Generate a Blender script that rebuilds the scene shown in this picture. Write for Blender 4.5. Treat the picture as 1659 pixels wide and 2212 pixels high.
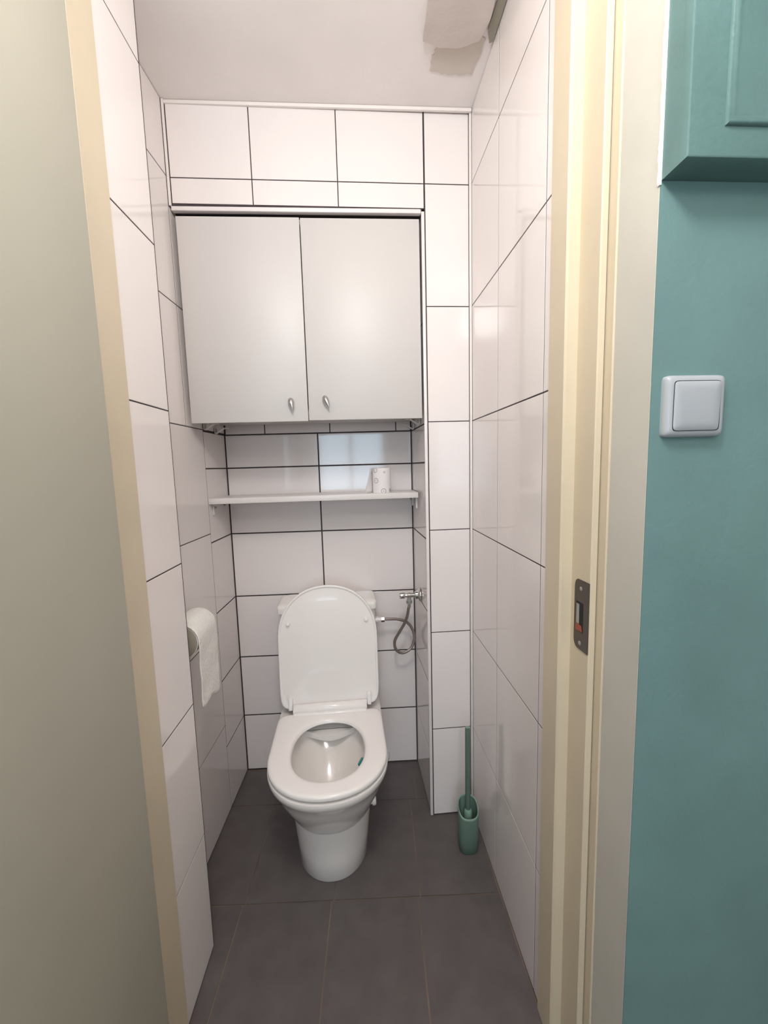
import bpy, bmesh, math, random
from mathutils import Matrix, Vector
from math import sin, cos, pi, radians, atan2, hypot
random.seed(7)
for o in list(bpy.data.objects): bpy.data.objects.remove(o, do_unlink=True)
scene = bpy.context.scene
COL = scene.collection

# ------------------------------------------------------------------ camera
RIGHT = Vector((0.99741843, -0.06639408, -0.027355))
UP = Vector((0.03459413, 0.11045702, 0.99327866))
FWD = Vector((0.06292627, 0.99166077, -0.11246871))
cd = bpy.data.cameras.new('camera'); cam = bpy.data.objects.new('camera', cd); COL.objects.link(cam)
m = Matrix((RIGHT, UP, -FWD)).transposed().to_4x4(); m.translation = Vector((0, 0, 1.4288))
cam.matrix_world = m
cd.sensor_fit = 'HORIZONTAL'; cd.sensor_width = 36.0; cd.lens = 879.2 / 1659 * 36.0
cd.clip_start = 0.01; cd.clip_end = 50
scene.camera = cam
# ------------------------------------------------------------------ world, lights, exposure
w = bpy.data.worlds.new('world'); scene.world = w; w.use_nodes = True
w.node_tree.nodes['Background'].inputs[0].default_value = (0.62, 0.75, 1, 1)
w.node_tree.nodes['Background'].inputs[1].default_value = 0.3
scene.view_settings.view_transform = 'Standard'; scene.view_settings.look = 'None'
scene.view_settings.exposure = 0.08; scene.view_settings.gamma = 1.0
scene.view_settings.use_curve_mapping = False

def point_light(name, loc, power, col, r):
    l = bpy.data.lights.new(name, 'POINT'); l.energy = power; l.color = col; l.shadow_soft_size = r
    o = bpy.data.objects.new(name, l); o.location = loc; COL.objects.link(o); return o
def area_light(name, loc, rot, sx, sy, power, col):
    l = bpy.data.lights.new(name, 'AREA'); l.shape = 'RECTANGLE'; l.size = sx; l.size_y = sy
    l.energy = power; l.color = col
    o = bpy.data.objects.new(name, l); o.location = loc; o.rotation_euler = rot; COL.objects.link(o); return o
point_light('doorway_bulb', (-0.02, 0.18, 2.38), 28.0, (1.0, 0.985, 0.97), 0.11)
point_light('hall_fill_light', (0.20, -1.00, 2.42), 18.0, (1.0, 0.98, 0.95), 0.20)  # unseen lamp behind the camera, added as frontal fill
area_light('window_daylight', (-0.27, -2.08, 1.5), (radians(90), 0, 0), 0.95, 0.95, 22, (0.62, 0.83, 1.0))

# ------------------------------------------------------------------ materials
def mat(name, col, rough=0.5, metal=0.0, noise=None, bump=None, spec=0.5, coat=0.0, trans=0.0):
    """noise=(scale, amount) tints the colour; bump=(scale, strength, distance)"""
    m = bpy.data.materials.new(name); m.use_nodes = True
    nt = m.node_tree; b = nt.nodes['Principled BSDF']
    b.inputs['Base Color'].default_value = (*col, 1); b.inputs['Roughness'].default_value = rough
    b.inputs['Metallic'].default_value = metal; b.inputs['Specular IOR Level'].default_value = spec
    b.inputs['Coat Weight'].default_value = coat; b.inputs['Transmission Weight'].default_value = trans
    tc = nt.nodes.new('ShaderNodeTexCoord')
    if noise:
        n = nt.nodes.new('ShaderNodeTexNoise'); n.inputs['Scale'].default_value = noise[0]; n.inputs['Detail'].default_value = 4
        nt.links.new(tc.outputs['Object'], n.inputs['Vector'])
        r = nt.nodes.new('ShaderNodeValToRGB'); a = noise[1]
        r.color_ramp.elements[0].position = 0.3; r.color_ramp.elements[1].position = 0.7
        r.color_ramp.elements[0].color = (*[c * (1 - a) for c in col], 1)
        r.color_ramp.elements[1].color = (*[min(1, c * (1 + a)) for c in col], 1)
        nt.links.new(n.outputs['Fac'], r.inputs['Fac']); nt.links.new(r.outputs['Color'], b.inputs['Base Color'])
    if bump:
        n2 = nt.nodes.new('ShaderNodeTexNoise'); n2.inputs['Scale'].default_value = bump[0]; n2.inputs['Detail'].default_value = 3
        nt.links.new(tc.outputs['Object'], n2.inputs['Vector'])
        bp = nt.nodes.new('ShaderNodeBump'); bp.inputs['Strength'].default_value = bump[1]; bp.inputs['Distance'].default_value = bump[2]
        nt.links.new(n2.outputs['Fac'], bp.inputs['Height']); nt.links.new(bp.outputs['Normal'], b.inputs['Normal'])
    return m
M = {}
M['tile'] = mat('glazed_white_tile', (0.86, 0.795, 0.775), 0.08, noise=(3, 0.015), bump=(5, 0.06, 0.004))
M['grout'] = mat('dark_grout', (0.055, 0.042, 0.045), 0.9, noise=(40, 0.2))
M['silicone'] = mat('white_silicone', (0.86, 0.80, 0.77), 0.6)
M['pvc'] = mat('white_pvc_trim', (0.84, 0.78, 0.77), 0.3)
M['ceil'] = mat('ceiling_paint', (0.92, 0.865, 0.845), 0.8, noise=(4, 0.03), bump=(60, 0.25, 0.002))
M['patch'] = mat('bare_plaster', (0.64, 0.565, 0.525), 0.9, noise=(9, 0.06), bump=(30, 0.4, 0.003))
M['stain'] = mat('stained_plaster', (0.70, 0.625, 0.56), 0.9, noise=(7, 0.07), bump=(40, 0.3, 0.002))
M['ftile'] = mat('brown_floor_tile', (0.115, 0.098, 0.095), 0.45, noise=(14, 0.12), bump=(35, 0.2, 0.002))
M['fgrout'] = mat('floor_grout', (0.19, 0.135, 0.11), 0.9, noise=(6, 0.35))
M['hallfloor'] = mat('hall_floor', (0.18, 0.14, 0.11), 0.5, noise=(5, 0.2))
M['cream'] = mat('cream_gloss_paint', (0.66, 0.565, 0.42), 0.45, noise=(5, 0.04), bump=(18, 0.15, 0.003))
M['door'] = mat('door_grey_cream_paint', (0.455, 0.435, 0.36), 0.55, noise=(3, 0.03), bump=(90, 0.08, 0.001))
M['reveal'] = mat('reveal_plaster', (0.55, 0.525, 0.465), 0.7, noise=(5, 0.05), bump=(25, 0.2, 0.003))
M['whitepaint'] = mat('white_paint_edge', (0.8, 0.8, 0.78), 0.6)
M['teal'] = mat('teal_wall_paint', (0.15, 0.262, 0.255), 0.6, noise=(6, 0.07), bump=(120, 0.4, 0.0015))
M['tealgloss'] = mat('teal_cabinet_paint', (0.112, 0.208, 0.197), 0.45, noise=(9, 0.07), bump=(90, 0.4, 0.0018))
M['hallwall'] = mat('hall_wall_paint', (0.6, 0.58, 0.53), 0.8)
M['cab'] = mat('white_laminate', (0.63, 0.595, 0.575), 0.42, noise=(2, 0.012))
M['cabedge'] = mat('white_laminate_edge', (0.74, 0.70, 0.68), 0.4)
M['shelf'] = mat('white_shelf_laminate', (0.78, 0.73, 0.71), 0.3)
M['chrome'] = mat('satin_nickel', (0.50, 0.49, 0.48), 0.2, 1.0)
M['polished'] = mat('polished_chrome', (0.72, 0.70, 0.68), 0.08, 1.0)
M['hose'] = mat('braided_steel_hose', (0.32, 0.27, 0.245), 0.42, 0.8, bump=(900, 0.6, 0.0006))
M['porc'] = mat('white_porcelain', (0.88, 0.835, 0.80), 0.07, coat=0.3)
M['seat'] = mat('white_duroplast', (0.94, 0.89, 0.86), 0.07)
M['paper'] = mat('tissue_paper', (0.90, 0.875, 0.83), 0.95, bump=(110, 1.0, 0.004))
M['core'] = mat('grey_cardboard_and_shade', (0.34, 0.31, 0.25), 0.9)
M['green'] = mat('sage_green_plastic', (0.115, 0.185, 0.148), 0.55)
M['greenl'] = mat('light_green_plastic', (0.21, 0.33, 0.26), 0.5)
M['bristle'] = mat('dark_bristle', (0.05, 0.07, 0.06), 0.9)
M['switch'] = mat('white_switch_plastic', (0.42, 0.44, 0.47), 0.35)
M['strike'] = mat('bronze_strike_plate', (0.095, 0.075, 0.062), 0.45, 0.3)
M['dark'] = mat('dark_cavity', (0.02, 0.018, 0.016), 0.9)
M['red'] = mat('red_plastic', (0.36, 0.07, 0.045), 0.5)
M['greymetal'] = mat('grey_metal', (0.45, 0.45, 0.43), 0.4, 0.7)
M['gel'] = mat('teal_gel', (0.01, 0.22, 0.22), 0.25)
M['clear'] = mat('clear_plastic', (0.85, 0.9, 0.9), 0.15, trans=0.7)
M['winframe'] = mat('white_window_frame', (0.75, 0.75, 0.75), 0.4)
# printed paper: grey rings
def printed():
    m = mat('printed_tissue', (0.86, 0.82, 0.81), 0.95); nt = m.node_tree; b = nt.nodes['Principled BSDF']
    tc = nt.nodes.new('ShaderNodeTexCoord'); v = nt.nodes.new('ShaderNodeTexVoronoi'); v.inputs['Scale'].default_value = 26
    v.inputs['Randomness'].default_value = 0.55
    r = nt.nodes.new('ShaderNodeValToRGB'); e = r.color_ramp.elements
    e[0].position = 0.0; e[0].color = (0.42, 0.38, 0.40, 1); e[1].position = 0.11; e[1].color = (0.86, 0.82, 0.81, 1)
    for p, c in ((0.19, (0.86, 0.82, 0.81, 1)), (0.21, (0.48, 0.44, 0.46, 1)), (0.27, (0.48, 0.44, 0.46, 1)), (0.31, (0.86, 0.82, 0.81, 1))):
        k = e.new(p); k.color = c
    nt.links.new(tc.outputs['Object'], v.inputs['Vector']); nt.links.new(v.outputs['Distance'], r.inputs['Fac'])
    nt.links.new(r.outputs['Color'], b.inputs['Base Color']); return m
M['printed'] = printed()

# ------------------------------------------------------------------ helpers
def link(name, me, parent=None, loc=(0, 0, 0), rot=(0, 0, 0)):
    o = bpy.data.objects.new(name, me); COL.objects.link(o)
    o.location = loc; o.rotation_euler = rot
    if parent is not None: o.parent = parent
    return o
def empty(name, loc=(0, 0, 0), rz=0.0, parent=None):
    return link(name, None, parent, loc, (0, 0, rz))
def tag(o, label, cat, group=None):
    o['label'] = label; o['category'] = cat
    if group: o['group'] = group
    return o
def structure(o, label=None, cat=None):
    o['kind'] = 'structure'
    if label: o['label'] = label
    if cat: o['category'] = cat
    return o
def obj(name, bm, material, parent=None, loc=(0, 0, 0), rot=(0, 0, 0), smooth=35):
    bmesh.ops.recalc_face_normals(bm, faces=bm.faces[:])
    me = bpy.data.meshes.new(name); bm.to_mesh(me); bm.free()
    me.materials.append(M[material])
    if smooth:
        me.shade_smooth(); me.set_sharp_from_angle(angle=radians(smooth))
    return link(name, me, parent, loc, rot)
def box(bm, x0, x1, y0, y1, z0, z1, bev=0.0, seg=2):
    vs = [bm.verts.new((x, y, z)) for x in (x0, x1) for y in (y0, y1) for z in (z0, z1)]
    fs = [(0, 1, 3, 2), (4, 6, 7, 5), (0, 4, 5, 1), (2, 3, 7, 6), (0, 2, 6, 4), (1, 5, 7, 3)]
    F = [bm.faces.new([vs[i] for i in f]) for f in fs]
    if bev > 0:
        es = list({e for f in F for e in f.edges})
        bmesh.ops.bevel(bm, geom=es, offset=bev, segments=seg, profile=0.5, affect='EDGES')
    return bm
def bxo(name, dims, material, parent=None, bev=0.0, seg=2, **k):
    bm = bmesh.new(); box(bm, *dims, bev, seg); return obj(name, bm, material, parent, **k)
def prism(bm, poly, z0, z1):
    a = [bm.verts.new((x, y, z0)) for x, y in poly]; b = [bm.verts.new((x, y, z1)) for x, y in poly]
    n = len(poly); bm.faces.new(a[::-1]); bm.faces.new(b)
    for i in range(n): bm.faces.new((a[i], a[(i + 1) % n], b[(i + 1) % n], b[i]))
    return bm
def loft(bm, rings, cap0=True, cap1=True, closed=False):
    R = [[bm.verts.new(p) for p in r] for r in rings]; n = len(R[0])
    pairs = list(zip(R, R[1:])) + ([(R[-1], R[0])] if closed else [])
    for a, b in pairs:
        for i in range(n): bm.faces.new((a[i], a[(i + 1) % n], b[(i + 1) % n], b[i]))
    if not closed:
        if cap0: bm.faces.new(R[0][::-1])
        if cap1: bm.faces.new(R[-1])
    return bm
def catmull(pts, sub=8):
    P = [Vector(p) for p in pts]; P = [2 * P[0] - P[1]] + P + [2 * P[-1] - P[-2]]; out = []
    for i in range(1, len(P) - 2):
        for k in range(sub):
            t = k / sub; a, b, c, d = P[i - 1:i + 3]
            out.append(0.5 * ((2 * b) + (c - a) * t + (2 * a - 5 * b + 4 * c - d) * t * t + (3 * b - a - 3 * c + d) * t ** 3))
    out.append(P[-2]); return out
def tube(bm, pts, r, n=10):
    pts = [Vector(p) for p in pts]; rings = []; prev = None
    for i, p in enumerate(pts):
        t = (pts[min(i + 1, len(pts) - 1)] - pts[max(i - 1, 0)]).normalized()
        if prev is None:
            u = t.cross(Vector((0, 0, 1)))
            if u.length < 0.1: u = t.cross(Vector((0, 1, 0)))
        else: u = prev - t * prev.dot(t)
        u.normalize(); v = t.cross(u); prev = u
        rr = r[i] if isinstance(r, (list, tuple)) else r
        rings.append([p + (u * cos(2 * pi * k / n) + v * sin(2 * pi * k / n)) * rr for k in range(n)])
    return loft(bm, rings)
def lathe(bm, prof, axis='Z', n=24, centre=(0, 0, 0)):
    """prof = [(r, h)...] revolved round an axis through centre"""
    c = Vector(centre); rings = []
    for r, h in prof:
        ring = []
        for k in range(n):
            a = 2 * pi * k / n; p, q = r * cos(a), r * sin(a)
            ring.append(c + Vector({'Z': (p, q, h), 'X': (h, p, q), 'Y': (p, h, q)}[axis]))
        rings.append(ring)
    return loft(bm, rings)
def sup(hw, yc, bf, bb, nf, nb, z, N=72):
    """closed outline: superelliptic front half (-y) and back half (+y)"""
    out = []
    for k in range(N):
        a = 2 * pi * k / N; c, s = cos(a), sin(a)
        n, b = (nb, bb) if s >= 0 else (nf, bf)
        x = hw * math.copysign(abs(c) ** (2 / n), c); y = yc + b * math.copysign(abs(s) ** (2 / n), s)
        out.append(Vector((x, y, z)))
    return out

# ------------------------------------------------------------------ tiled walls
TILES = {}
def tile_mesh(wd, ht, material='tile', th=0.006, ch=0.0007):
    key = (round(wd, 4), round(ht, 4), material)
    if key in TILES: return TILES[key]
    bm = bmesh.new(); a, b = wd / 2, ht / 2
    R = [[(-a, th, -b), (a, th, -b), (a, th, b), (-a, th, b)], [(-a, ch * 0.6, -b), (a, ch * 0.6, -b), (a, ch * 0.6, b), (-a, ch * 0.6, b)],
         [(-a + ch, 0, -b + ch), (a - ch, 0, -b + ch), (a - ch, 0, b - ch), (-a + ch, 0, b - ch)]]
    loft(bm, R); bmesh.ops.recalc_face_normals(bm, faces=bm.faces[:])
    me = bpy.data.meshes.new('tile'); bm.to_mesh(me); bm.free(); me.materials.append(M[material]); TILES[key] = me
    return me
def tiled_wall(name, p0, p1, z0, z1, us, zs, gap, label, thick=0.05, gapu=None, e0=0.0, e1=0.0, backing='grout'):
    """room lies to the right of p0->p1; us / zs = joint positions incl. both ends; backing slab is recessed behind tile faces"""
    d = Vector(p1) - Vector(p0); L = d.length; rz = atan2(d.y, d.x)
    bm = bmesh.new(); box(bm, -e0, L + e1, 0.0009, thick, z0, z1)
    wall = obj(name, bm, backing, None, (p0[0], p0[1], 0), (0, 0, rz), smooth=0)
    structure(wall, label, 'wall'); gu = gap if gapu is None else gapu
    for u0, u1 in zip(us, us[1:]):
        for za, zb in zip(zs, zs[1:]):
            wd, ht = u1 - u0 - gu, zb - za - gap
            if wd < 0.004 or ht < 0.004: continue
            t = link('tile', tile_mesh(wd, ht), wall, ((u0 + u1) / 2, random.uniform(0, 0.0002), (za + zb) / 2),
                     (random.uniform(-.0006, .0006), 0, random.uniform(-.0006, .0006)))
    return wall
ZA, DZ, ZC = 2.3897, 0.4024, 2.620
ROWS = [0.004] + [ZA - DZ * i for i in (5, 4, 3, 2, 1, 0)] + [ZC]
NROWS = [0.004, 0.2801, 0.5679, 0.8573, 1.1458, 1.437, 1.5800]
yp = lambda x: 1.5013 + 0.013 * x
yb = lambda x: 1.8244 - 0.0258 * x
xl = lambda y: -0.5923 + 0.0508 * (y - 1.4)
RC = (0.4297, yp(0.4297)); R0 = (0.4297, 0.892)
NE = (0.2562, yp(0.2562)); NB = (0.2461, yb(0.2461)); NL = (xl(1.839), 1.839)
S2 = (xl(1.111), 1.111); S1 = (-0.4804, 1.111); LF = (-0.4839, 0.921); TL = (xl(1.494), 1.494)

Lr = RC[1] - R0[1]
tiled_wall('wall_right', RC, R0, 0, ZC, [0.008, RC[1] - 1.2292, RC[1] - 0.9262, Lr], ROWS, 0.0034, 'right-hand wall of tall white tiles with dark joints', e1=0)
tiled_wall('wall_back_pier', NE, RC, 0, ZC, [0.010, (Vector(RC) - Vector(NE)).length - 0.008], ROWS, 0.0034, 'narrow white tiled pier between the niche and the right wall', e0=-0.008, e1=0.04)
tiled_wall('wall_niche_side', NB, NE, 0, 2.299, [0.001, 0.311], NROWS + [1.94, 2.298], 0.0055, 'right side of the toilet niche, white tiles', thick=0.03, e1=-0.006)
Lb = (Vector(NB) - Vector(NL)).length
ub = lambda x: (x - NL[0])
wb = tiled_wall('wall_back', NL, NB, 0, 2.3, [0.001, ub(-0.1667), Lb - 0.001], NROWS, 0.006, 'back wall of the niche behind the toilet, wide white tiles', e0=0.03, e1=0.03)
for u0, u1 in ((0.004, ub(-0.395)), (ub(-0.395), ub(-0.112)), (ub(-0.112), ub(0.178)), (ub(0.178), Lb - 0.003)):
    link('tile', tile_mesh(u1 - u0 - 0.0045, 0.36), wb, ((u0 + u1) / 2, 0, 1.583 + 0.18))
Ll = (Vector(NL) - Vector(S2)).length; uy = lambda y: (y - S2[1]) * 1.0013
wl = tiled_wall('wall_left', S2, NL, 0, ZC, [0.0, uy(1.494 - 0.008)], ROWS[4:], 0.0034, 'left wall of tall white tiles beside the toilet')
wl_t = [(0.0, uy(1.6208), ROWS[:5]), (uy(1.6208), Ll - 0.0015, NROWS)]
for u0, u1, zs in wl_t:
    for za, zb in zip(zs, zs[1:]):
        link('tile', tile_mesh(u1 - u0 - (0.0034 if u0 < uy(1.5) else 0.0045), zb - za - (0.0034 if u0 < uy(1.5) else 0.0055)), wl, ((u0 + u1) / 2, 0, (za + zb) / 2))
for za in (1.5867, 1.9891):
    link('tile', tile_mesh(Ll - uy(1.4875) - 0.0015, 0.399 if za < 1.7 else 0.309), wl, ((uy(1.4875) + Ll) / 2, 0, za + (0.1995 if za < 1.7 else 0.1545)))
tiled_wall('wall_left_front', LF, S1, 0, ZC, [0.0, 0.1875], ROWS, 0.0034, 'projecting front part of the left wall, white tiles', thick=0.10, e1=-0.004, gapu=0.0006)
wlf = bpy.data.objects['wall_left_front']
bxo('edge_joint', (0.1872, 0.1905, 0.0003, 0.007, 0.004, ZC - 0.003), 'grout', wlf)
tiled_wall('wall_left_step', (S1[0] - 0.0085, S1[1]), S2, 0, ZC, [0.0, 0.117], ROWS, 0.0034, 'short return of the left wall step, white tiles', thick=0.03)
tiled_wall('wall_lintel', TL, NE, 2.300, ZC, [0.008, -0.3159 - TL[0], -0.0314 - TL[0], 0.2640 - TL[0]], [2.310, ZA, ZC - 0.004], 0.0034, 'white tiled wall above the cupboard', thick=0.30)
# silicone in the corners, PVC edge trims
def strip(name, dims, material, rz=0, loc=(0, 0, 0), bev=0.0015, n=1, label=None):
    o = bxo(name, dims, material, None, bev, 2, loc=loc, rot=(0, 0, rz)); structure(o, label); return o
strip('trim_1', (0.4215, 0.4297, RC[1] - 0.0085, RC[1], 0.001, ZC - 0.001), 'silicone', label='white sealant strip in the right corner')
strip('trim_2', (TL[0], TL[0] + 0.0075, 1.4862, 1.4942, 2.30, ZC - 0.001), 'silicone', label='white sealant strip in the left corner above the cupboard')
strip('trim_3', (NE[0] - 0.004, NE[0] + 0.0075, NE[1] - 0.003, NE[1] + 0.006, 0.002, 2.30), 'pvc', bev=0.002, label='white plastic edge trim on the tiled pier')
strip('trim_4', (TL[0] + 0.004, NE[0] - 0.006, 1.490, 1.510, 2.2865, 2.3015), 'pvc', bev=0.004, label='white plastic edge trim above the cupboard')
strip('trim_5', (TL[0] + 0.006, 0.428, 1.4895, 1.5, ZC - 0.012, ZC - 0.0005), 'silicone', bev=0.003, label='painted sealant line under the ceiling')

# ------------------------------------------------------------------ ceiling and floors
bm = bmesh.new(); box(bm, -1.3, 1.7, -2.05, 2.0, ZC, ZC + 0.08)
ceil = obj('ceiling', bm, 'ceil', smooth=0); structure(ceil, 'off-white painted ceiling with old plaster repair', 'ceiling')
def ragged(pts, amp, sub=6):
    out = []
    for i, (x, y) in enumerate(pts):
        x2, y2 = pts[(i + 1) % len(pts)]
        for k in range(sub):
            t = k / sub; out.append((x + (x2 - x) * t + (random.uniform(-amp, amp) if k else 0), y + (y2 - y) * t + (random.uniform(-amp, amp) if k else 0)))
    return out
bm = bmesh.new(); prism(bm, ragged([(0.226, 1.268), (0.222, 1.00), (0.385, 1.00), (0.398, 1.20), (0.385, 1.262), (0.33, 1.285), (0.275, 1.283)], 0.0016), ZC - 0.014, ZC + 0.002)
obj('plaster_patch', bm, 'patch', ceil, smooth=0)['label'] = 'rough unpainted plaster patch'
bm = bmesh.new(); prism(bm, ragged([(0.272, 1.28), (0.262, 1.33), (0.262, 1.365), (0.32, 1.378), (0.395, 1.375), (0.405, 1.27), (0.38, 1.25)], 0.003), ZC - 0.0022, ZC + 0.002)
obj('plaster_stain', bm, 'stain', ceil, smooth=0)['label'] = 'thin yellowed plaster skim'
bm = bmesh.new(); prism(bm, ragged([(0.402, 1.24), (0.405, 1.00), (0.427, 1.00), (0.427, 1.27), (0.417, 1.275)], 0.0015), ZC - 0.006, ZC + 0.002)
obj('plaster_edge', bm, 'core', ceil, smooth=0)['label'] = 'exposed grey plaster edge'

bm = bmesh.new(); box(bm, -0.66, 0.47, 0.74, 1.88, -0.06, -0.0025)
fl = obj('floor', bm, 'fgrout', smooth=0); structure(fl, 'dark brown tiled toilet floor', 'floor')
def clip(poly, x0, x1, y0, y1):
    for ax, lim, sg in ((0, x0, 1), (0, x1, -1), (1, y0, 1), (1, y1, -1)):
        out = []
        for i, p in enumerate(poly):
            q = poly[(i + 1) % len(poly)]; dp, dq = (p[ax] - lim) * sg, (q[ax] - lim) * sg
            if dp >= 0: out.append(p)
            if dp * dq < 0:
                t = dp / (dp - dq); out.append((p[0] + (q[0] - p[0]) * t, p[1] + (q[1] - p[1]) * t))
        poly = out
        if not poly: return []
    return poly
def ftile(a, b, c, d):
    """tile between skewed joints; a,b in x, c,d in y around the pivot (0.15,1.19)"""
    r = radians(-2.6); g = 0.0022; P = []
    for x, y in ((a + g, c + g), (b - g, c + g), (b - g, d - g), (a + g, d - g)):
        P.append((0.154 + x * cos(r) - y * sin(r), 1.196 + x * sin(r) + y * cos(r)))
    P = clip(P, -0.605, 0.425, 0.745, 1.825)
    if len(P) < 3: return
    bm = bmesh.new(); prism(bm, P, -0.008, 0.0)
    obj('floor_tile', bm, 'ftile', fl, smooth=0)
xs0 = [-0.87, -0.58, -0.287, 0.0, 0.29, 0.58]
for c, d, off in ((-0.80, -0.403, 0), (-0.403, 0.0, 0), (0.0, 0.40, 0.008), (0.40, 0.80, 0.036)):
    for a, b in zip(xs0, xs0[1:]): ftile(a + off, b + off, c, d)
bm = bmesh.new(); box(bm, -1.3, 1.7, -2.05, 0.7395, -0.06, -0.001)
structure(obj('floor_hall', bm, 'hallfloor', smooth=0), 'hallway floor in front of the toilet door', 'floor')

# ------------------------------------------------------------------ door frame, reveal, door
bm = bmesh.new(); prism(bm, [(0.425, 0.8915), (0.425, 0.826), (0.429, 0.822), (0.451, 0.822), (0.451, 0.754), (0.453, 0.752), (0.463, 0.752), (0.463, 0.8915)], -0.002, ZC - 0.001)
jr = obj('trim_6', bm, 'cream', smooth=20); structure(jr, 'cream painted right door jamb with rebate', 'door frame')
bm = bmesh.new(); prism(bm, [(0.4655, 0.756), (0.4655, 0.731), (0.4672, 0.729), (0.476, 0.729), (0.476, 0.756)], -0.001, ZC - 0.001)
structure(obj('trim_7', bm, 'cream', smooth=20), 'slim cream bead between jamb and plaster reveal', 'trim')
bm = bmesh.new(); prism(bm, [(-0.55, 0.9205), (-0.55, 0.775), (-0.507, 0.775), (-0.505, 0.777), (-0.505, 0.835), (-0.481, 0.835), (-0.478, 0.838), (-0.478, 0.9205)], -0.002, ZC - 0.001)
structure(obj('trim_8', bm, 'cream', smooth=20), 'cream painted left door jamb', 'door frame')
bm = bmesh.new(); prism(bm, [(0.4685, 0.7285), (0.4737, 0.6405), (0.4745, 0.640), (0.53, 0.640), (0.53, 0.7285)], 0, ZC)
rev = obj('wall_reveal', bm, 'reveal', smooth=0); structure(rev, 'greyish white plaster reveal beside the door frame', 'wall')
bm = bmesh.new(); box(bm, 0.4742, 1.65, 0.6385, 0.70, 0, ZC); structure(obj('wall_teal', bm, 'teal', smooth=0), 'teal painted hallway wall beside the door', 'wall')
# white paint left along the reveal's corner, ragged
bm = bmesh.new(); rr = []
z = 1.84
while z < 2.5:
    wv = 0.0004 + random.uniform(0, 0.0014); rr.append([(0.4726 - wv, 0.6415 + wv, z), (0.4722 - wv * 0.4, 0.6378, z), (0.4745, 0.6374, z), (0.4745, 0.6425, z)]); z += random.uniform(0.004, 0.011)
loft(bm, rr); obj('paint_ridge', bm, 'whitepaint', rev, smooth=0)['label'] = 'ragged white paint ridge on the corner'
# other hall walls, wall above the door
for nm, d in (('wall_hall_left', (-1.3, -0.551, 0.78, 0.90, 0, ZC)), ('wall_hall_west', (-1.36, -1.3, -2.05, 0.9, 0, ZC)), ('wall_hall_east', (1.65, 1.7, -2.05, 0.70, 0, ZC))):
    bm = bmesh.new(); box(bm, *d); structure(obj(nm, bm, 'hallwall', smooth=0), 'plain painted hallway wall', 'wall')
bm = bmesh.new()
for d in ((-1.3, -0.75, -2.05, -2.0, 0, ZC), (0.21, 1.65, -2.05, -2.0, 0, ZC), (-0.75, 0.21, -2.05, -2.0, 0, 1.02), (-0.75, 0.21, -2.05, -2.0, 1.98, ZC)): box(bm, *d)
structure(obj('wall_hall_window', bm, 'hallwall', smooth=0), 'hallway wall with the window behind the camera', 'wall')
bm = bmesh.new()
for d in ((-0.75, -0.70, -2.04, -2.0, 1.02, 1.98), (0.16, 0.21, -2.04, -2.0, 1.02, 1.98), (-0.70, 0.16, -2.04, -2.0, 1.02, 1.07), (-0.70, 0.16, -2.04, -2.0, 1.93, 1.98), (-0.29, -0.25, -2.04, -2.0, 1.07, 1.93)): box(bm, *d)
structure(obj('window_1', bm, 'winframe', smooth=0), 'white framed window behind the camera', 'window')
# door leaf, opened towards the camera
dr = empty('door_1', (-0.440, 0.772, 0), radians(1.0)); structure(dr, 'plain grey-cream door leaf standing open on the left', 'door')
bxo('door_leaf', (-0.042, 0, -0.78, 0, 0.006, 2.60), 'door', dr, 0.003, 3)
# strike plate on the jamb (face towards -x at X = 0.451)
sp = empty('strike_plate', (0, 0, 0), 0, jr)
def yz_plate(bm, pts, x0, x1):
    a = [bm.verts.new((x0, y, z)) for y, z in pts]; b = [bm.verts.new((x1, y, z)) for y, z in pts]; n = len(pts)
    bm.faces.new(a); bm.faces.new(b[::-1])
    for i in range(n): bm.faces.new((a[i], b[i], b[(i + 1) % n], a[(i + 1) % n]))
pl = [(0.7535, 1.1865), (0.795, 1.1855), (0.8015, 1.182), (0.805, 1.175), (0.806, 1.168), (0.806, 1.054), (0.804, 1.046), (0.799, 1.0405), (0.792, 1.038), (0.7535, 1.0385)]
bm = bmesh.new(); yz_plate(bm, pl, 0.4494, 0.4512); obj('plate', bm, 'strike', sp, smooth=0)
bxo('latch_slot', (0.44895, 0.4496, 0.772, 0.7975, 1.076, 1.139), 'dark', sp, 0.0)
bxo('slot_edge', (0.4487, 0.4494, 0.786, 0.7965, 1.092, 1.134), 'greymetal', sp, 0.0)
bm = bmesh.new(); yz_plate(bm, [(0.774, 1.078), (0.799, 1.076), (0.796, 1.092), (0.777, 1.090)], 0.4483, 0.4494); obj('red_indicator', bm, 'red', sp, smooth=0)['label'] = 'red plastic corner in the latch slot'
for zz in (1.168, 1.052):
    bm = bmesh.new(); lathe(bm, [(0.0005, -0.0015), (0.003, -0.0014), (0.0045, -0.0006), (0.0045, 0.001)], 'X', 12, (0.4494, 0.782, zz)); obj('screw', bm, 'greymetal', sp)

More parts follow.
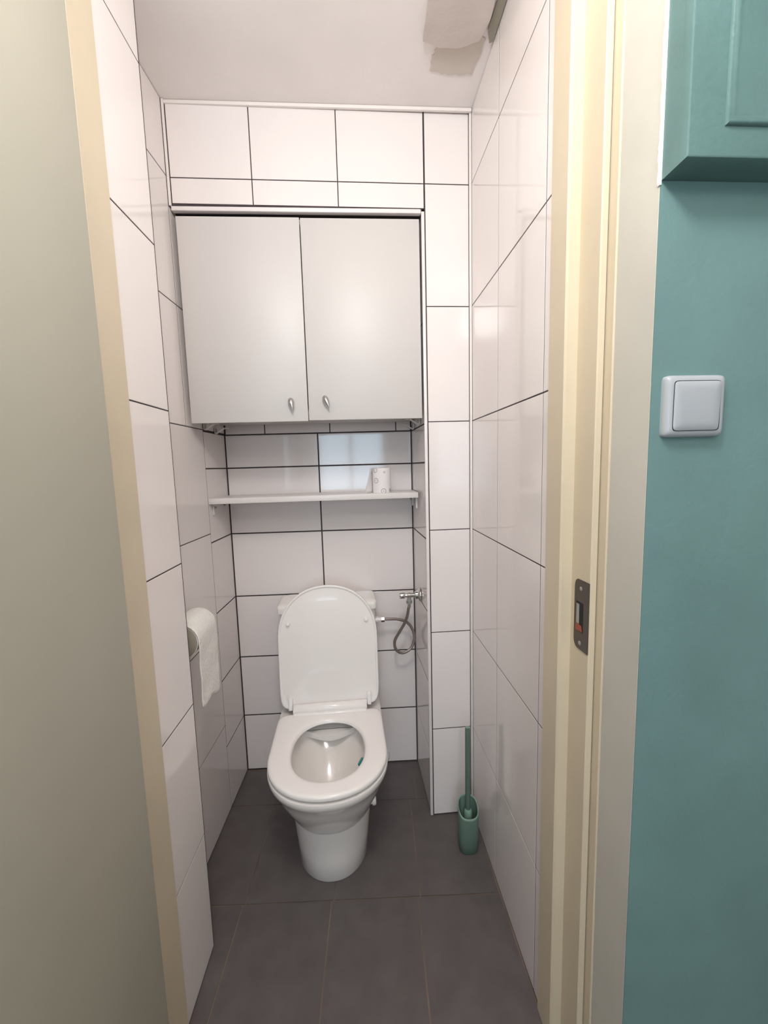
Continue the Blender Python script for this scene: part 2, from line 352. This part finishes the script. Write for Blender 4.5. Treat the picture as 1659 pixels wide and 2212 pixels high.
# ------------------------------------------------------------------ light switch on the teal wall
sw = tag(empty('light_switch', (0.5405, 0.6385, 1.510)), 'white square rocker light switch on the teal wall', 'light switch')
def pillow(hx, hz, prof, nexp=9, N=48):
    rings = []
    for inset, y in prof:
        ring = []
        for k in range(N):
            a = 2 * pi * k / N; c, s = cos(a), sin(a)
            ring.append(((hx - inset) * math.copysign(abs(c) ** (2 / nexp), c), y, (hz - inset) * math.copysign(abs(s) ** (2 / nexp), s)))
        rings.append(ring)
    return rings
bm = bmesh.new(); loft(bm, pillow(0.050, 0.0485, [(0, 0), (0.0, -0.005), (0.0015, -0.0095), (0.005, -0.0125), (0.0110, -0.0135)], 14, 64)); obj('frame_plate', bm, 'switch', sw)
bm = bmesh.new(); loft(bm, pillow(0.0385, 0.0385, [(0, -0.0128), (0.0002, -0.0146), (0.002, -0.0158), (0.012, -0.0172)], 14)); obj('rocker', bm, 'switch', sw, rot=(radians(1.5), 0, 0))
bm = bmesh.new(); loft(bm, pillow(0.0393, 0.0393, [(0, -0.0126), (0, -0.01385)], 14)); obj('rocker_gap', bm, 'dark', sw)

# ------------------------------------------------------------------ teal wall cabinet, upper right
tc_ = tag(empty('wall_cabinet', (0.4745, 0.638, 1.846)), 'teal painted shallow wall cabinet hanging on the teal wall', 'cabinet')
bxo('body', (0, 0.42, -0.032, 0, 0, 0.66), 'tealgloss', tc_, 0.0)
bm = bmesh.new()
DX, DZ0, DY = 0.0, 0.004, -0.048
loft(bm, [[(a, y, b) for a, b in ((i, i), (0.42 - i, i), (0.42 - i, 0.66 - i), (i, 0.66 - i))] for y, i in ((-0.0321, 0.0), (DY + 0.003, 0.0), (DY + 0.001, 0.0009), (DY, 0.003))])
cdoor = obj('door', bm, 'tealgloss', tc_)
bm = bmesh.new(); x0, x1, z0, z1 = 0.053, 0.367, 0.040, 0.61
R = [[(x0, 0, z0), (x1, 0, z0), (x1, 0, z1), (x0, 0, z1)]]
for ins, y in ((0.0, -0.0015), (0.003, -0.006), (0.007, -0.007), (0.011, -0.0045), (0.016, -0.0035)):
    R.append([(x0 + ins, y, z0 + ins), (x1 - ins, y, z0 + ins), (x1 - ins, y, z1 - ins), (x0 + ins, y, z1 - ins)])
loft(bm, R); obj('raised_panel', bm, 'tealgloss', cdoor, (0, DY + 0.0006, 0), smooth=50)

# ------------------------------------------------------------------ white cupboard in the niche
cb = tag(empty('cupboard', (-0.163, 1.65, 1.596)), 'white two-door cupboard built in above the toilet', 'cupboard')
CB = lambda x0, x1, y0, y1, z0, z1: (x0 + 0.163, x1 + 0.163, y0 - 1.65, y1 - 1.65, z0 - 1.596, z1 - 1.596)
bxo('bottom_panel', CB(-0.566, 0.240, 1.507, 1.806, 1.6185, 1.6345), 'cab', cb, 0.001)
bxo('top_panel', CB(-0.566, 0.240, 1.507, 1.806, 2.255, 2.271), 'cab', cb, 0.001)
bxo('side_panel', CB(-0.566, -0.550, 1.507, 1.806, 1.635, 2.2545), 'cab', cb, 0.001)
bxo('side_panel', CB(0.224, 0.240, 1.507, 1.806, 1.635, 2.2545), 'cab', cb, 0.001)
bxo('back_panel', CB(-0.549, 0.223, 1.800, 1.806, 1.635, 2.2545), 'cab', cb, 0)
dl = bxo('door', CB(-0.5695, -0.1655, 1.4865, 1.505, 1.5945, 2.2675), 'cab', cb, 0.0012)
dr2 = bxo('door', CB(-0.1625, 0.2425, 1.489, 1.5055, 1.597, 2.2675), 'cab', cb, 0.0012)
def knob(parent, x, yf, z, tilt):
    k = empty('knob', (x + 0.163, yf - 1.65, z - 1.596), 0, parent)
    bm = bmesh.new(); lathe(bm, [(0.0045, 0.0), (0.004, -0.010), (0.0045, -0.014)], 'Y', 14); obj('stem', bm, 'chrome', k)
    bm = bmesh.new(); prof = [(0.0008, 0.0185), (0.004, 0.0175), (0.008, 0.0135), (0.0103, 0.007), (0.0103, 0.0), (0.0085, -0.009), (0.0055, -0.018), (0.0025, -0.026), (0.0006, -0.0295)]
    lathe(bm, prof, 'Z', 20)
    obj('drop', bm, 'chrome', k, (0, -0.016, 0), (radians(-22), tilt, 0), smooth=60)
knob(dl, -0.2205, 1.4865, 1.657, radians(-12)); knob(dr2, -0.1000, 1.489, 1.664, radians(-24))
# white bent hooks left under the cupboard
def hook(x, y, z, sx, ang, label):
    h = tag(empty('bracket', (x, y, z), ang), label, 'bracket', 'white bent brackets under the cupboard')
    bxo('wall_tab', (-0.0015, 0.0015, -0.012, 0.012, -0.022, 0.0), 'cabedge', h, 0.0006)
    bm = bmesh.new(); box(bm, 0, 0.040, -0.012, 0.012, -0.0012, 0.0012, 0.0005)
    obj('arm', bm, 'cabedge', h, (0.001 * sx, 0, -0.021), (0, radians(-32) if sx > 0 else radians(180 + 32), 0))
    bm = bmesh.new(); box(bm, 0, 0.018, -0.012, 0.012, -0.0012, 0.0012, 0.0005)
    obj('tip', bm, 'cabedge', h, (0.034 * sx, 0, -0.0005), (0, radians(0) if sx > 0 else radians(180), 0))
hook(xl(1.64) + 0.004, 1.630, 1.606, 1, 0, 'white bent bracket under the left end of the cupboard, nearer one')
hook(xl(1.74) + 0.004, 1.735, 1.600, 1, 0, 'white bent bracket under the left end of the cupboard, farther one')
hook(0.2465, 1.60, 1.606, -1, 0, 'white bent bracket under the right end of the cupboard, nearer one')
hook(0.2425, 1.735, 1.600, -1, 0, 'white bent bracket under the right end of the cupboard, farther one')

# ------------------------------------------------------------------ shelf with pegs
sh = tag(empty('shelf', (-0.168, 1.72, 1.298)), 'white laminate shelf board across the niche', 'shelf')
bxo('board', (-0.413, 0.4105, -0.0985, 0.096, 0, 0.022), 'shelf', sh, 0.0012)
for sx in (-1, 1):
    for yy in (-0.06, 0.055):
        xx = sx * 0.408 if sx < 0 else 0.4085
        p = empty('shelf_peg', (xx, yy, 0), 0, sh)
        bxo('peg_plate', (-0.003, 0.003, -0.006, 0.006, -0.046, -0.0006), 'cabedge', p, 0.001)
        bm = bmesh.new(); tube(bm, [(-0.002 * sx, 0, -0.016), (-0.012 * sx, 0, -0.016)], 0.0035, 8); obj('peg_pin', bm, 'greymetal', p)

# ------------------------------------------------------------------ toilet roll standing on the shelf
rl = tag(empty('toilet_roll', (0.0995, 1.672, 1.3205), radians(0)), 'toilet roll printed with grey rings standing on the shelf', 'toilet roll')
bm = bmesh.new(); N = 32
loft(bm, [[(r * cos(2 * pi * k / N), r * sin(2 * pi * k / N), z) for k in range(N)] for r, z in ((0.037, 0), (0.0375, 0.002), (0.0375, 0.098), (0.037, 0.1), (0.017, 0.1), (0.017, 0.0))], closed=True)
obj('paper', bm, 'printed', rl)
bm = bmesh.new(); loft(bm, [[(r * cos(2 * pi * k / N), r * sin(2 * pi * k / N), z) for k in range(N)] for r, z in ((0.0168, 0.001), (0.0168, 0.0995), (0.0155, 0.0995), (0.0155, 0.001))], closed=True); obj('core', bm, 'core', rl)
bm = bmesh.new(); g = []
for i in range(9):
    t = i / 8; row = []
    for j in range(9):
        s = j / 8; flare = 0.026 * s ** 1.4 * (1 - t) ** 1.2 + 0.004 * s
        row.append(bm.verts.new((-0.0385 - flare, 0.004 - 0.040 * s, 0.001 + 0.098 * t)))
    g.append(row)
for i in range(8):
    for j in range(8): bm.faces.new((g[i][j], g[i][j + 1], g[i + 1][j + 1], g[i + 1][j]))
fo = obj('loose_sheet', bm, 'printed', rl); md = fo.modifiers.new('thick', 'SOLIDIFY'); md.thickness = 0.0006

# ------------------------------------------------------------------ paper roll and holder on the left wall
CX, CZ = -0.540, 0.9255
ph = tag(empty('paper_holder', (xl(1.36), 1.372, CZ)), 'small metal paper holder on the left tiled wall', 'paper holder')
bm = bmesh.new(); lathe(bm, [(0.018, 0.0), (0.018, 0.004), (0.015, 0.006)], 'X', 20, (0.0005, 0, 0)); obj('wall_plate', bm, 'chrome', ph)
bm = bmesh.new(); d = CX - xl(1.36); tube(bm, catmull([(0.004, 0, 0), (d - 0.012, 0, 0), (d, -0.010, 0), (d, -0.06, 0), (d, -0.175, 0)], 6), 0.005, 10); obj('bar', bm, 'chrome', ph)
pr = tag(empty('toilet_paper', (CX, 1.19, CZ)), 'white toilet paper roll with a torn sheet hanging on the left wall', 'toilet roll')
bm = bmesh.new(); N = 40
loft(bm, [[(r * cos(2 * pi * k / N), y, r * sin(2 * pi * k / N)) for k in range(N)] for r, y in ((0.0525, 0.002), (0.0525, 0.153), (0.019, 0.153), (0.019, 0.002))], closed=True)
obj('roll', bm, 'paper', pr)
bm = bmesh.new(); lathe(bm, [(0.0495, 0.0), (0.0505, -0.002), (0.048, -0.0035)], 'Y', 32, (0, 0.002, 0)); obj('end_shade_disc', bm, 'core', pr)['label'] = 'grey disc painted as the shaded hollow in the roll end'  # cardboard grey on this disc stands in for shade inside the hollow end
bm = bmesh.new(); loft(bm, [[(r * cos(2 * pi * k / N), y, r * sin(2 * pi * k / N)) for k in range(N)] for r, y in ((0.0188, 0.003), (0.0188, 0.152), (0.017, 0.152), (0.017, 0.003))], closed=True); obj('core', bm, 'core', pr)
bm = bmesh.new(); g = []; NJ = 16
prof = [(0.0555 * cos(radians(a)), 0.0555 * sin(radians(a))) for a in range(150, -1, -10)]
for j in range(NJ + 1):
    s = j / NJ; y = 0.155 * s
    zend = -0.205 - 0.006 * sin(9 * s) - 0.028 * s + random.uniform(-0.0015, 0.0015) + (0.012 * max(0, s - 0.93) / 0.07)
    row = [bm.verts.new((x, y - 0.001, z)) for x, z in prof]
    for i in range(1, 19):
        t = i / 18; wob = 0.0016 * sin(13 * t + 5 * s) + random.uniform(-0.0004, 0.0004)
        row.append(bm.verts.new((0.0555 + wob * min(1, 4 * t) * 0.6 - 0.003 * t, y - 0.001 + 0.003 * sin(6 * t) * (1 if s > 0.5 else 0), zend * t)))
    g.append(row)
for a, b in zip(g, g[1:]):
    for i in range(len(a) - 1): bm.faces.new((a[i], a[i + 1], b[i + 1], b[i]))
sheet = obj('hanging_sheet', bm, 'paper', pr); md = sheet.modifiers.new('thick', 'SOLIDIFY'); md.thickness = 0.0007

# ------------------------------------------------------------------ toilet
to = tag(empty('toilet', (-0.1395, 1.552, 0), radians(1.7)), 'white porcelain toilet with raised lid and open seat', 'toilet')
bm = bmesh.new(); YB = 0.235
def ring(z, hw, yc, front, nb=5, nf=2.1, yback=YB): return sup(hw, yc, yc - front, yback - yc, nf, nb, z)
outer = [ring(0.0, 0.126, -0.13, -0.281, 4, 2.1, 0.20), ring(0.004, 0.128, -0.13, -0.284, 4, 2.1, 0.20), ring(0.09, 0.135, -0.13, -0.290, 4, 2.1, 0.20), ring(0.195, 0.146, -0.13, -0.298, 4, 2.1, 0.21),
         ring(0.206, 0.1475, -0.13, -0.300, 4, 2.1, 0.21), ring(0.210, 0.1535, -0.13, -0.307, 4, 2.1, 0.21), ring(0.222, 0.157, -0.135, -0.314, 4, 2.1, 0.215), ring(0.255, 0.167, -0.15, -0.334), ring(0.30, 0.180, -0.17, -0.366),
         ring(0.345, 0.190, -0.19, -0.392), ring(0.385, 0.1975, -0.21, -0.413, 7), ring(0.405, 0.2045, -0.225, -0.432, 8), ring(0.421, 0.2065, -0.228, -0.4365, 8), ring(0.4275, 0.2055, -0.228, -0.4355, 8), ring(0.429, 0.200, -0.228, -0.430, 8)]
def iring(z, hw, yc, bf, bb, n=2.2, nb=2.2): return sup(hw, yc, bf, bb, n, nb, z)
inner = [iring(0.429, 0.149, -0.214, 0.178, 0.218, 2.2, 3.2), iring(0.424, 0.144, -0.214, 0.173, 0.213, 2.2, 3.2), iring(0.40, 0.1405, -0.214, 0.168, 0.208, 2.2, 3.2), iring(0.36, 0.134, -0.215, 0.159, 0.190, 2.2, 2.8), iring(0.315, 0.120, -0.216, 0.143, 0.155),
         iring(0.275, 0.094, -0.218, 0.116, 0.112), iring(0.245, 0.066, -0.22, 0.085, 0.08), iring(0.228, 0.035, -0.222, 0.046, 0.045), iring(0.223, 0.008, -0.224, 0.01, 0.01)]
loft(bm, outer + inner)
pan = obj('pan', bm, 'porc', to, smooth=50)
# flush ledge at the back of the bowl
bm = bmesh.new(); top = []; N = 30
pts = [(0.112 * (2 * k / N - 1), -0.036 - 0.042 * cos(pi * (k / N - 0.5)) ** 1.6) for k in range(N + 1)]
bk = [(x, -0.212 + 0.210 * (1 - (abs(x) / 0.143) ** 3.2) ** (1 / 3.2)) for x, _ in reversed(pts)]
prism(bm, pts + bk, 0.380, 0.403); obj('flush_ledge', bm, 'porc', pan, smooth=40)
# bolt cover
bm = bmesh.new(); lathe(bm, [(0.012, 0.0), (0.012, 0.014), (0.0165, 0.015), (0.0165, 0.026), (0.013, 0.029)], 'X', 16, (0.137, -0.112, 0.142)); obj('bolt_cover', bm, 'seat', to)
# seat
bm = bmesh.new()
def so(ins, z): return sup(0.2035 - ins, -0.235, 0.200 - ins, 0.235 - ins, 2.1, 14, z)
def sh_(ins, z): return sup(0.126 + ins, -0.2145, 0.153 + ins, 0.153 + ins, 2.25, 2.25, z)
loft(bm, [so(0.010, 0.4385), so(0.001, 0.4402), so(0.0, 0.448), so(0.002, 0.4530), so(0.006, 0.4555), so(0.014, 0.457), sh_(0.018, 0.4575), sh_(0.007, 0.4555), sh_(0.002, 0.450), sh_(0.0, 0.443), sh_(0.004, 0.4385)], closed=True)
seat = obj('seat', bm, 'seat', to, smooth=50)
bm = bmesh.new(); lathe(bm, [(0.002, -0.147), (0.0165, -0.147), (0.018, -0.145), (0.018, 0.145), (0.0165, 0.147), (0.002, 0.147)], 'X', 28, (0, 0.008, 0.468))
obj('hinge_bar', bm, 'seat', seat, smooth=40)
bxo('hinge_neck', (-0.147, 0.147, -0.022, 0.008, 0.438, 0.4615), 'seat', seat, 0.006, 3)
for sx in (-1, 1):
    bm = bmesh.new(); lathe(bm, [(0.007, 0), (0.007, 0.0095)], 'Z', 12, (0.16 * sx, -0.18, 0.4288)); obj('seat_bumper', bm, 'seat', seat)
# lid, leaning back against the cistern: outline in its own xy plane then tilted upright
bm = bmesh.new()
def lo(ins, z, dx=0.0): return [Vector((p.x, z, -p.y)) for p in sup(0.2005 - ins, -0.285, 0.213 - ins, 0.285 - ins, 2.15, 12, 0)]
loft(bm, [lo(0.03, 0.026), lo(0.008, 0.0235), lo(0.0, 0.016), lo(0.0, 0.004), lo(0.0015, 0.001), lo(0.004, 0.0), lo(0.008, 0.001), lo(0.0105, 0.0042), lo(0.02, 0.0040)] + [[Vector((p.x * k, yv, 0.285 + (p.z - 0.285) * k)) for p in lo(0.02, 0)] for k, yv in ((0.82, 0.0005), (0.66, -0.0022), (0.48, -0.0045), (0.30, -0.0060), (0.12, -0.0068))])
lid = obj('lid', bm, 'seat', to, (0, 0.020, 0.4585), (radians(-5.2), 0, 0), smooth=50)
for sx in (-1, 1):
    bm = bmesh.new(); lathe(bm, [(0.0085, 0.006), (0.0085, -0.003), (0.0065, -0.0075), (0.002, -0.009)], 'Y', 14, (0.157 * sx, 0, 0.350)); obj('bumper', bm, 'seat', lid)
    bxo('hinge_lug', (0.158 * sx - 0.008, 0.158 * sx + 0.008, -0.016, 0.006, 0.004, 0.052), 'seat', lid, 0.003, 3)
# cistern
bm = bmesh.new()
def ck(z, hw, y0, y1): return sup(hw, (y0 + y1) / 2, (y1 - y0) / 2, (y1 - y0) / 2, 10, 10, z)
loft(bm, [ck(0.4335, 0.183, 0.10, 0.235), ck(0.46, 0.189, 0.096, 0.238), ck(0.65, 0.195, 0.093, 0.242), ck(0.8355, 0.199, 0.090, 0.245)])
obj('cistern', bm, 'porc', to, smooth=50)
bm = bmesh.new()
loft(bm, [ck(0.836, 0.200, 0.089, 0.246), ck(0.838, 0.207, 0.080, 0.249), ck(0.858, 0.2075, 0.079, 0.249), ck(0.866, 0.205, 0.082, 0.247), ck(0.8705, 0.198, 0.089, 0.240), ck(0.873, 0.180, 0.11, 0.225)])
cl = obj('cistern_lid', bm, 'porc', to, smooth=50)
bm = bmesh.new(); lathe(bm, [(0.020, 0.872), (0.020, 0.877), (0.017, 0.879)], 'Z', 20, (0, 0.165, 0)); obj('flush_button', bm, 'chrome', cl)
# rim block: teal gel inside the bowl, clear hook over the rim
rb = tag(empty('rim_block', (0.0640, 1.325, 0.4310)), 'teal toilet rim block hooked on the right side of the bowl', 'rim block')
bm = bmesh.new(); tube(bm, catmull([(-0.0905, -0.044, -0.011), (-0.086, -0.032, -0.010), (-0.081, -0.020, -0.010), (-0.078, -0.010, -0.012)], 4), [0.003] + [0.0065] * 11 + [0.003], 10); obj('gel', bm, 'gel', rb)
bm = bmesh.new(); tube(bm, catmull([(-0.080, -0.016, -0.006), (-0.068, -0.014, 0.0024), (-0.04, -0.008, 0.0024), (0.002, 0.0, 0.0024), (0.012, 0.002, -0.001), (0.0165, 0.004, -0.012), (0.0155, 0.004, -0.026), (0.010, 0.004, -0.036)], 5), 0.0012, 8); obj('hook', bm, 'clear', rb)

# ------------------------------------------------------------------ stop valve and flexible hose
VY, VZ = 1.663, 0.882
vx = 0.2497
va = tag(empty('stop_valve', (vx, VY, VZ)), 'chrome stop valve on the right side of the niche', 'valve')
bm = bmesh.new(); lathe(bm, [(0.030, -0.001), (0.030, -0.003), (0.026, -0.008), (0.018, -0.012), (0.016, -0.022), (0.013, -0.024)], 'X', 28); obj('escutcheon', bm, 'polished', va)
bm = bmesh.new(); lathe(bm, [(0.0095, -0.022), (0.0095, -0.040), (0.0115, -0.042), (0.0115, -0.054), (0.0085, -0.057), (0.0075, -0.066)], 'X', 20); body = obj('body', bm, 'polished', va)
bm = bmesh.new(); lathe(bm, [(0.0075, -0.064), (0.0125, -0.066), (0.0135, -0.070), (0.0135, -0.084), (0.0115, -0.089), (0.003, -0.0895)], 'X', 14); obj('handle', bm, 'polished', va)
bm = bmesh.new(); lathe(bm, [(0.0085, 0.0), (0.0085, -0.014), (0.0125, -0.016), (0.0125, -0.029), (0.009, -0.031)], 'Z', 6, (-0.048, 0, -0.006)); obj('outlet_nut', bm, 'greymetal', va, smooth=20)
# hose (world coordinates relative to its end at the valve)
HX, HY, HZ = vx - 0.048, VY, VZ - 0.037
hs = tag(empty('supply_hose', (HX, HY, HZ)), 'braided metal hose looping from the stop valve to the cistern', 'hose')
hp = [(0.2017, 1.663, 0.845), (0.2000, 1.667, 0.828), (0.193, 1.675, 0.785), (0.181, 1.690, 0.745), (0.158, 1.700, 0.702), (0.140, 1.705, 0.665), (0.142, 1.708, 0.630), (0.160, 1.712, 0.608), (0.185, 1.716, 0.605), (0.214, 1.722, 0.622), (0.229, 1.727, 0.662), (0.221, 1.732, 0.705), (0.196, 1.732, 0.738), (0.158, 1.728, 0.754), (0.125, 1.724, 0.758), (0.098, 1.722, 0.760)]
hp = [(a - HX, b - HY, c - HZ) for a, b, c in hp]
bm = bmesh.new(); tube(bm, catmull(hp, 6), 0.0062, 12); obj('hose', bm, 'hose', hs)
bm = bmesh.new(); lathe(bm, [(0.0078, 0.0), (0.0078, -0.016)], 'Z', 12, (0, 0.0002, 0.0)); obj('ferrule', bm, 'polished', hs)
bm = bmesh.new(); lathe(bm, [(0.0105, 0.083 - HX), (0.0125, 0.084 - HX), (0.0125, 0.098 - HX), (0.0105, 0.099 - HX)], 'X', 6, (0, 1.722 - HY, 0.760 - HZ)); obj('end_nut', bm, 'polished', hs, smooth=20)
bm = bmesh.new(); lathe(bm, [(0.0135, 0.056 - HX), (0.0135, 0.072 - HX), (0.009, 0.073 - HX), (0.009, 0.083 - HX)], 'X', 18, (0, 1.722 - HY, 0.760 - HZ)); obj('inlet_collar', bm, 'seat', hs)

# ------------------------------------------------------------------ toilet brush and holder
BX, BY = 0.3670, 1.352
bh = tag(empty('brush_holder', (BX, BY, 0)), 'sage green oval toilet brush holder on the floor by the right wall', 'brush holder')
def oval(hx, hy, z0, slope): return [Vector((p.x, p.y, z0 + slope * p.y)) for p in sup(hx, 0, hy, hy, 2.6, 2.6, 0, 40)]
bm = bmesh.new()
loft(bm, [oval(0.031, 0.027, 0.0, 0), oval(0.0345, 0.0305, 0.003, 0), oval(0.0365, 0.0325, 0.05, 0), oval(0.037, 0.033, 0.165, 0.75), oval(0.0360, 0.0320, 0.1668, 0.75), oval(0.0340, 0.030, 0.1665, 0.75), oval(0.0335, 0.0295, 0.05, 0), oval(0.031, 0.027, 0.006, 0)])
obj('cup', bm, 'green', bh, smooth=50)
bm = bmesh.new(); loft(bm, [oval(0.0373, 0.0333, 0.1635, 0.75), oval(0.0373, 0.0333, 0.1668, 0.75), oval(0.0362, 0.0322, 0.1682, 0.75), oval(0.0342, 0.0302, 0.1678, 0.75), oval(0.0338, 0.0298, 0.1635, 0.75)], closed=True); obj('rim', bm, 'greenl', bh, smooth=50)
br = tag(empty('toilet_brush', (BX, BY, 0.008)), 'sage green toilet brush with a straight handle standing in its holder', 'toilet brush')
bm = bmesh.new(); lathe(bm, [(0.008, 0.130), (0.0095, 0.135), (0.0092, 0.465), (0.0085, 0.472), (0.003, 0.4735)], 'Z', 20, (0.0, 0.002, 0)); obj('handle', bm, 'green', br)
bm = bmesh.new(); lathe(bm, [(0.003, 0.4738), (0.0078, 0.4735), (0.0078, 0.4745), (0.003, 0.4748)], 'Z', 20, (0.0, 0.002, 0)); obj('end_cap', bm, 'greenl', br)
bm = bmesh.new(); lathe(bm, [(0.004, 0.105), (0.0145, 0.108), (0.0145, 0.142), (0.012, 0.150), (0.0096, 0.152)], 'Z', 20, (0, 0.0, 0)); obj('collar', bm, 'greenl', br)
bm = bmesh.new(); lathe(bm, [(0.012, 0.004), (0.021, 0.01), (0.023, 0.06), (0.019, 0.10), (0.010, 0.107)], 'Z', 20); obj('bristles', bm, 'bristle', br)
